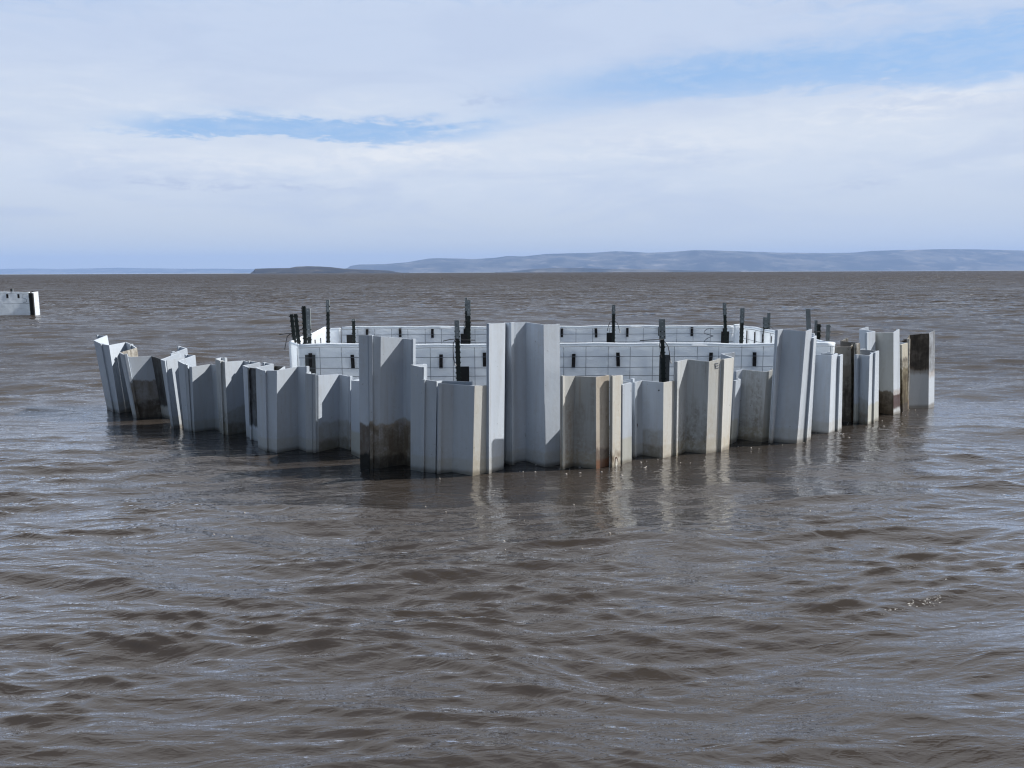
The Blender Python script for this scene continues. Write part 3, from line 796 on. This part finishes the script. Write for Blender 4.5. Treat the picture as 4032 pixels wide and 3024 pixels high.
make_post("tall post at the far right corner of the enclosure, grey top", (2923,1213), (2918,1356), 9.40 * E, split=1270, w=0.049)
make_post("dark half of the paired posts tied together on the right tarp panel", (3015,1249), (3013,1356), 8.9 * E, split=1290, w=0.058, studs=True)
make_post("grey half of the paired posts tied together on the right tarp panel", (3027,1232), (3026,1292), 8.97 * E, w=0.040, full_galv=True, studs=False,
          ties=[([(3010,1277),(3034,1278),(3070,1281),(3097,1282)], False), ([(3034,1284),(3045,1294)], False)])
make_post("tall slate post rising above the tall leaning sheet", (3181,1217), (3184,1300), 7.95 * E, w=0.052, full_galv=True, studs=False)
make_post("grey post of the tied pair right of the tall leaning sheet", (3213,1261), (3211,1312), 7.78 * E, w=0.031, full_galv=True, studs=False)
make_post("dark studded post of the tied pair right of the tall leaning sheet", (3224,1276), (3223,1317), 7.72 * E, w=0.038,
          ties=[([(3204,1306),(3220,1306),(3240,1309),(3300,1312),(3318,1316)], False)])
make_post("slate post at the near right corner of the enclosure", (3261,1278), (3258,1345), 7.42 * E, w=0.040, full_galv=True, dark=M_GALV)

# ------------------------------------------------------------------ second enclosure in the distance, cut by the left edge
YD = 31.0
xa, xb = at_y(-560, 1200, YD).x, at_y(121, 1200, YD).x
hd = at_y(60, 1150, YD).z
froot, *_ = make_panel("distant white enclosure marked with the number 5, at the left edge of the picture", (xa, YD), (xb, YD), hd, [], seed=9, wires=False, name="distant_enclosure", group=None)
froot['category'] = "enclosure"
def fbox(name, x0, y0, x1, y1, mat, dy=-.03):
    p0, p1 = at_y(x0, y1, YD + dy), at_y(x1, y0, YD + dy)
    mb = MB(); mb.box((p0.x, YD + dy - .02, p0.z), (p1.x, YD + dy + .012, p1.z))
    return mb.build(name, mat, parent=froot, origin=froot.location)
for x in (-60, -15, 29, 73, 117):
    fbox("slot", x - 2.5, 1158, x + 2.5, 1174, M_SLOT)
stroke(froot, [(104,1159),(90,1159),(89,1174),(98,1175),(104,1180),(104,1188),(100,1191),(91,1191)], YD - .03, .006)
stroke(froot, [(12,1196),(40,1196),(80,1195),(115,1195)], YD - .03, .005, "seam")
stroke(froot, [(-300,1154),(-100,1154),(40,1154),(120,1154)], YD - .03, .006, "seam")
pb = MB(); 
q0, q1 = at_y(122, 1236, YD - .05), at_y(129.5, 1154, YD - .05)
pb.box((q0.x, YD - .09, -0.4), (q1.x, YD - .01, q1.z)); pb.build("corner_post", M_BLACK, parent=froot, origin=froot.location)
cb = MB(); c0, c1 = at_y(131, 1200, YD).x, at_y(154, 1200, YD + .35).x
cb.hexa([(c0, YD - .03, -.4), (c1, YD + .32, -.4), (c1, YD + .36, -.4), (c0, YD + .02, -.4)], [(c0, YD - .03, hd - .01), (c1, YD + .32, hd + .01), (c1, YD + .36, hd + .01), (c0, YD + .02, hd - .01)])
cb.build("corner_tarp", M_TARP, parent=froot, origin=froot.location)
for x0, x1, yt, mt in ((43, 47, 1138, M_BLACK), (48, 51, 1136, M_GALV), (127, 130, 1146, M_BLACK)):
    fbox("post_top", x0, yt, x1, 1156, mt, dy=.06)

# ------------------------------------------------------------------ lake
def wave_set(seed=3):
    r_ = np.random.RandomState(seed)
    sets = []
    def system(n, lo, hi, head, spread, slope):
        lam = np.exp(r_.uniform(np.log(lo), np.log(hi), n))
        th = np.radians(head) + r_.normal(0, 1, n) * spread
        k = 2 * np.pi / lam
        amp = slope * math.sqrt(2.0 / n) / k * r_.uniform(.6, 1.4, n)
        sets.append((lam, k, th, amp, r_.uniform(0, 2 * np.pi, n)))
    system(34, 1.4, 4.6, -82, 0.38, 0.055)        # long low swell
    system(50, 0.45, 1.2, -88, 0.34, 0.085)       # chop
    system(22, 0.4, 1.0, -122, 0.22, 0.030)       # a crossing train
    system(60, 0.17, 0.45, -90, 0.24, 0.115)      # wavelets
    system(90, 0.055, 0.17, -89, 0.22, 0.185)     # wind ripples, long crested
    return [np.concatenate(c) for c in zip(*sets)]
LAM, KK, TH, AMP, PHS = wave_set()
WALL = np.array(WALL_XY)

def lee(x, y):
    """calmer water close to the barrier"""
    f = np.ones_like(x)
    near = (np.abs(x) < 8) & (y > 3.5) & (y < 13)
    px, py = x[near], y[near]
    d2 = np.full(px.shape, 1e9)
    for i in range(0, len(WALL), 2):
        d2 = np.minimum(d2, (px - WALL[i, 0]) ** 2 + (py - WALL[i, 1]) ** 2)
    t = np.clip((np.sqrt(d2) - .1) / 1.7, 0, 1); t = t * t * (3 - 2 * t)
    f[near] = 0.26 + 0.74 * t
    inside = (np.abs(x) < 3.2) & (y > 6.6) & (y < 10)
    f[inside] = np.minimum(f[inside], 0.4)
    return f

def waves(x, y, spacing=None):
    z = np.zeros_like(x); dx = np.zeros_like(x); dy = np.zeros_like(x)
    # gustiness: patches with more and less chop
    gust = 1 + 0.16 * np.sin(x * .21 + 1.3 + .5 * np.sin(y * .13)) * np.sin(y * .17 + .7 + .6 * np.sin(x * .11)) + .12 * np.sin(x * .83 + y * .6)
    r2 = np.random.RandomState(17)
    g2 = np.zeros_like(x)                            # cat's paws: ripples gather in drifting patches
    for _ in range(14):
        l_ = np.exp(r2.uniform(np.log(.7), np.log(5.0))); t_ = r2.uniform(0, 6.28)
        g2 += np.sin(2 * np.pi / l_ * (x * np.cos(t_) + y * np.sin(t_)) + r2.uniform(0, 6.28))
    g2 = np.clip(np.exp(g2 * .15), .45, 1.5)
    lf = lee(x, y)
    yw = y + .10 * np.sin(.9 * x + .4 * y) + .05 * np.sin(2.1 * x - .7 * y + 1) + .02 * np.sin(4.7 * x + 1.3 * y + 2)   # bends the crests
    for lam, k, th, a, p in zip(LAM, KK, TH, AMP, PHS):
        ph = k * (x * np.cos(th) + (yw if lam < 1.2 else y) * np.sin(th)) + p
        w = a * (lf if lam < 1.6 else np.sqrt(lf)) * (1.0 if lam > .2 else lf)
        w = w * (gust if lam > .3 else gust * g2) if lam < 1.0 else w
        if spacing is not None:
            w = w * np.clip((lam / spacing - 2.2) / 2.0, 0, 1)
        c, s_ = np.cos(ph), np.sin(ph)
        z += w * c
        q = (0.6 if lam > .2 else 0.35) * w * s_
        dx -= q * np.cos(th); dy -= q * np.sin(th)
    return z, dx, dy

def build_lake():
    r = [0.4, 0.8, 1.2, 1.6]
    q = 1.9
    while q < 420: r.append(q); q *= 1.0038
    while q < 9000: r.append(q); q *= 1.06
    r = np.array(r)
    fine = np.radians(np.arange(-37.5, 37.51, 0.088))
    left = np.radians(np.linspace(-180, -37.5, 90)[:-1]); right = np.radians(np.linspace(37.5, 180, 90)[1:-1])
    th = np.concatenate([left, fine, right])
    dth = np.gradient(th); dr = np.gradient(r)
    A, B = np.meshgrid(th, r)
    X = B * np.sin(A); Y = B * np.cos(A)
    sp = np.maximum(B * np.abs(dth)[None, :], 0.75 * dr[:, None])
    x, y = X.ravel(), Y.ravel()
    z, dx, dy = waves(x, y, sp.ravel())
    z = z - (x * x + y * y) / (2 * 6371000.0)        # the lake follows the curve of the earth
    co = np.stack([x + dx, y + dy, z], 1)
    nr, nt = len(r), len(th)
    i = np.arange(nr - 1)[:, None] * nt; j = np.arange(nt)[None, :]; j2 = (j + 1) % nt
    quads = np.stack([i + j, i + j2, i + nt + j2, i + nt + j], -1).reshape(-1, 4)
    me = bpy.data.meshes.new("lake_water")
    nv, nq = len(co), len(quads)
    cap = np.arange(nt)[::-1]
    me.vertices.add(nv); me.vertices.foreach_set('co', co.astype(np.float32).ravel())
    me.loops.add(nq * 4 + nt); me.polygons.add(nq + 1)
    me.loops.foreach_set('vertex_index', np.concatenate([quads.ravel(), cap]).astype(np.int32))
    me.polygons.foreach_set('loop_start', np.concatenate([np.arange(nq) * 4, [nq * 4]]).astype(np.int32))
    me.polygons.foreach_set('use_smooth', np.ones(nq + 1, dtype=bool))
    me.update(calc_edges=True)
    o = bpy.data.objects.new("lake_water", me); COL.objects.link(o)
    tag(o, "muddy brown choppy lake", None, None, 'structure')
    return o

def lake_mat():
    m_, N = new_mat("muddy_water")
    pos = N.n('ShaderNodeNewGeometry').outputs['Position']
    sp = N.n('ShaderNodeSeparateXYZ'); N.put(sp.inputs[0], pos)
    dist = N.n('ShaderNodeVectorMath', operation='LENGTH'); N.put(dist.inputs[0], N.vec(sp.outputs[0], sp.outputs[1], 0.0)); dist = dist.outputs['Value']
    flat = N.vec(sp.outputs[0], sp.outputs[1], 0.0)
    rot = N.n('ShaderNodeVectorRotate', rotation_type='Z_AXIS'); N.put(rot.inputs['Vector'], flat); rot.inputs['Angle'].default_value = math.radians(-4)
    st = N.scale(rot.outputs[0], (0.28, 1.0, 1.0))
    ridge = lambda n: N.m('SUBTRACT', 1.0, N.m('ABSOLUTE', N.m('SUBTRACT', N.m('MULTIPLY', n, 2.0), 1.0)))
    rip = ridge(N.noise(st, 9.0, 3, 0.55, 0.6))
    ripb = ridge(N.noise(N.scale(rot.outputs[0], (0.34, 1.0, 1.0)), 24.0, 3, 0.55, 0.5))            # fine ripples
    rip2 = N.noise(N.scale(rot.outputs[0], (0.35, 1.0, 1.0)), 52.0, 3, 0.6, 0.3)
    far = N.noise(N.scale(rot.outputs[0], (0.30, 1.0, 1.0)), 0.42, 5, 0.6, 0.4)   # unresolved chop further out
    vfar = N.noise(N.scale(flat, (0.6, 1.0, 1.0)), 0.10, 5, 0.65, 0.3)
    big = N.noise(flat, 0.25, 4)
    c = N.mix(N.step(big, 0.3, 0.7), (0.036, 0.030, 0.0255), (0.044, 0.037, 0.0315))
    h = N.m('ADD', N.m('ADD', N.m('MULTIPLY', rip, N.m('MULTIPLY', N.step(dist, 45, 4), 0.011)), N.m('MULTIPLY', ripb, N.m('MULTIPLY', N.step(dist, 20, 3), 0.0042))), N.m('MULTIPLY', rip2, N.m('MULTIPLY', N.step(dist, 14, 3), 0.0016)))
    h2 = N.m('MULTIPLY', far, N.m('MULTIPLY', N.step(dist, 18, 60), 1.5))
    h3 = N.m('MULTIPLY', vfar, N.m('MULTIPLY', N.step(dist, 50, 200), 7.0))
    hh = N.m('ADD', h, N.m('ADD', h2, h3))
    b = N.n('ShaderNodeBump'); N.put(b.inputs['Height'], hh); b.inputs['Strength'].default_value = 1.0; b.inputs['Distance'].default_value = 1.0
    rough = N.m('ADD', 0.03, N.m('MULTIPLY', N.step(dist, 15, 150), 0.08))
    d = N.n('ShaderNodeBsdfDiffuse'); N.put(d.inputs['Color'], c); N.put(d.inputs['Normal'], N.vec(0.0, 0.0, 1.0))
    gl = N.n('ShaderNodeBsdfGlossy', distribution='GGX'); N.put(gl.inputs['Roughness'], rough); N.put(gl.inputs['Normal'], b.outputs[0])
    N.put(gl.inputs['Color'], (0.97, 0.98, 1.0, 1))
    fr = N.n('ShaderNodeFresnel'); fr.inputs['IOR'].default_value = 1.42; N.put(fr.inputs['Normal'], b.outputs[0])
    k = N.m('MULTIPLY', fr.outputs[0], N.m('ADD', FAR_K, N.m('MULTIPLY', N.step(dist, 17, 3.5), NEAR_K - FAR_K)), clamp=True)
    mx = N.n('ShaderNodeMixShader'); N.put(mx.inputs[0], k)
    N.t.links.new(d.outputs[0], mx.inputs[1]); N.t.links.new(gl.outputs[0], mx.inputs[2])
    o_ = N.n('ShaderNodeOutputMaterial'); N.t.links.new(mx.outputs[0], o_.inputs[0])
    return m_
FAR_K, NEAR_K = 0.52, 1.6
lake = build_lake()
lake.data.materials.append(lake_mat())

# foam flecks drifting along the front of the barrier
def build_foam():
    r_ = random.Random(21)
    pts = []
    for k in range(75):
        i = r_.randrange(int(len(WALL) * .52), len(WALL) - 2) if r_.random() < .8 else r_.randrange(int(len(WALL) * .4), len(WALL) - 2)
        d = abs(r_.gauss(0, .16)) + .03
        x, y = WALL[i]; v = Vector((-x * .35, -y, 0)).normalized()
        pts.append((x + v.x * d + r_.gauss(0, .12), y + v.y * d, r_.uniform(.004, .014)))
    for k in range(22):
        pts.append((r_.gauss(0.5, 1.6), r_.uniform(4.4, 5.8), r_.uniform(.004, .009)))
    P = np.array(pts)
    z, dx, dy = waves(P[:, 0].copy(), P[:, 1].copy())
    mb = MB()
    for (x, y, s), zz, ax, ay in zip(pts, z, dx, dy):
        n = 8; a0 = r_.uniform(0, 6)
        el_ = r_.uniform(.3, .6)
        top = []
        lo = []
        for q in range(n):
            rr = s * r_.uniform(.6, 1.25); an = q * 2 * math.pi / n
            px, py = rr * math.cos(an), rr * math.sin(an) * el_
            lo.append((x + ax + px, y + ay + py, zz - .003)); top.append((x + ax + px * .6, y + ay + py * .6, zz + .004 + s * .08))
        mb.hexa(lo, top)
    m_, N = new_mat("foam"); principled(N, (0.42, 0.39, 0.36), 0.9, 0.1)
    o = mb.build("foam", m_, smooth=True)
    tag(o, "pale foam flecks floating along the barrier", None, None, 'stuff')
build_foam()

# ------------------------------------------------------------------ far shore
def hill_mat(name, c1, c2, c3, sc):
    m_, N = new_mat(name)
    pos = N.n('ShaderNodeNewGeometry').outputs['Position']
    a = N.noise(N.scale(pos, (1, 1, 2.5)), sc, 8, 0.62, 0.3); b = N.noise(N.scale(pos, (.8, .8, 3)), sc * 2.2, 7, 0.6, 0.6)
    c = N.mix(N.step(a, 0.42, 0.62), c1, c2)
    c = N.mix(N.m('MULTIPLY', N.step(b, 0.52, 0.72), 0.5), c, c3)
    principled(N, c, 0.95, 0.1)
    return m_

def build_ridge(name, label, prof, dist, depth, mat, seed, rough=1.0, cat="hill", lip=0.0):
    """prof: skyline as (x, y) photo pixels; the land rises from the water at 'dist' and falls away behind"""
    r_ = np.random.RandomState(seed)
    prof = np.array(prof, float)
    n = 420
    xs = np.linspace(prof[0, 0], prof[-1, 0], n); ys = np.interp(xs, prof[:, 0], prof[:, 1])
    crest = [at_y(px, py, dist + depth * .45) for px, py in zip(xs, ys)]
    K = 26
    verts = []
    def fbm(x, y):
        v = 0; a = 1.0
        rr = np.random.RandomState(seed)
        for o_ in range(6):
            for _ in range(3):
                t = rr.uniform(0, 6.28); f = (2 ** o_) * rr.uniform(.8, 1.3); p = rr.uniform(0, 6.28)
                v = v + a * np.sin(f * (x * math.cos(t) + y * math.sin(t)) + p) / 3
            a *= .55
        return v
    for j in range(K):
        t = j / (K - 1)
        for i in range(n):
            c = crest[i]; H = max(c.z, 2.0)
            y = dist + depth * t
            if t < .45:
                u = t / .45
                f = u ** 0.8 if lip == 0 else min(1, u * 1.0) ** .55
            else:
                f = 1 - ((t - .45) / .55) ** 1.5
            x = c.x * y / c.y               # the flanks fall towards the water in front
            nz = fbm(x / (depth * .35), y / (depth * .35)) * H * .30 * rough * (math.sin(math.pi * min(1, t / .45)) if t < .45 else 0)
            z = H * f + nz - 3
            z = min(z, H * (1 if t <= .5 else .99) )
            verts.append((x, y, z if t > 0 else -6))
    faces = [(j * n + i, j * n + i + 1, (j + 1) * n + i + 1, (j + 1) * n + i) for j in range(K - 1) for i in range(n - 1)]
    mb = MB(); mb.add(verts, faces)
    o = mb.build(name, mat, smooth=True)
    tag(o, label, None, None, 'structure')
    return o

sc_ = lambda pts: [(x / 0.5486, y / 0.5486) for x, y in pts]
main_prof = sc_([(690,588),(750,579),(757,574),(775,571),(830,570),(880,566),(925,558),(940,557),(985,557.5),(1020,559),(1070,556),(1095,552),(1130,553),(1180,547.5),(1230,546),(1280,545),(1330,541.5),(1370,543),(1400,545),(1440,544),(1500,539.5),(1540,540),(1600,542),(1680,545),(1780,546),(1840,545),(1880,541),(1950,539),(2040,537),(2110,537.5),(2212,540),(2300,543),(2450,546),(2700,550)])
M_H1 = hill_mat("far_hill", (0.015, 0.02, 0.026), (0.10, 0.097, 0.09), (0.36, 0.33, 0.29), 0.0015)
M_H2 = hill_mat("near_mesa", (0.02, 0.022, 0.026), (0.05, 0.048, 0.045), (0.16, 0.14, 0.12), 0.004)
build_ridge("hills", "long blue mesa ridge across the right half of the horizon", main_prof, 15000, 4500, M_H1, 5)
mesa_prof = sc_([(541,589),(548,584),(551,579.5),(580,578.5),(625,578),(640,575),(665,573.8),(690,574.5),(715,576),(740,579),(775,581),(810,582),(840,583.5),(860,587),(884,590.5)])
build_ridge("hills", "low dark flat topped mesa left of the blue ridge", mesa_prof, 5200, 900, M_H2, 8, lip=1)
spit_prof = sc_([(1070,590),(1110,585.5),(1150,580.5),(1200,578),(1260,578.5),(1330,580.5),(1400,581.5),(1500,583.5),(1600,587)])
build_ridge("hills", "low grey spit at the foot of the blue ridge", spit_prof, 9500, 900, M_H1, 11)
left_prof = sc_([(-300,581),(-100,580),(0,580.5),(60,579.5),(130,580.5),(200,579),(260,578),(320,579),(400,580.5),(480,580),(560,581),(640,583),(760,586)])
build_ridge("hills", "faint pale shore along the left horizon", left_prof, 24000, 3000, M_H1, 13)

# ------------------------------------------------------------------ haze
def build_haze():
    mb = MB(); mb.box((-30000, -400, -7.5), (30000, 30500, 620))
    m_ = bpy.data.materials.new("haze_air"); m_.use_nodes = True
    N = NT(m_.node_tree)
    v = N.n('ShaderNodeVolumePrincipled')
    v.inputs['Color'].default_value = (0.42, 0.61, 1.0, 1)
    v.inputs['Density'].default_value = HAZE
    v.inputs['Anisotropy'].default_value = 0.0
    o_ = N.n('ShaderNodeOutputMaterial'); N.t.links.new(v.outputs[0], o_.inputs['Volume'])
    o = mb.build("haze", m_)
    tag(o, "thin blue haze over the lake", None, None, 'stuff')
HAZE = 5.2e-5
build_haze()
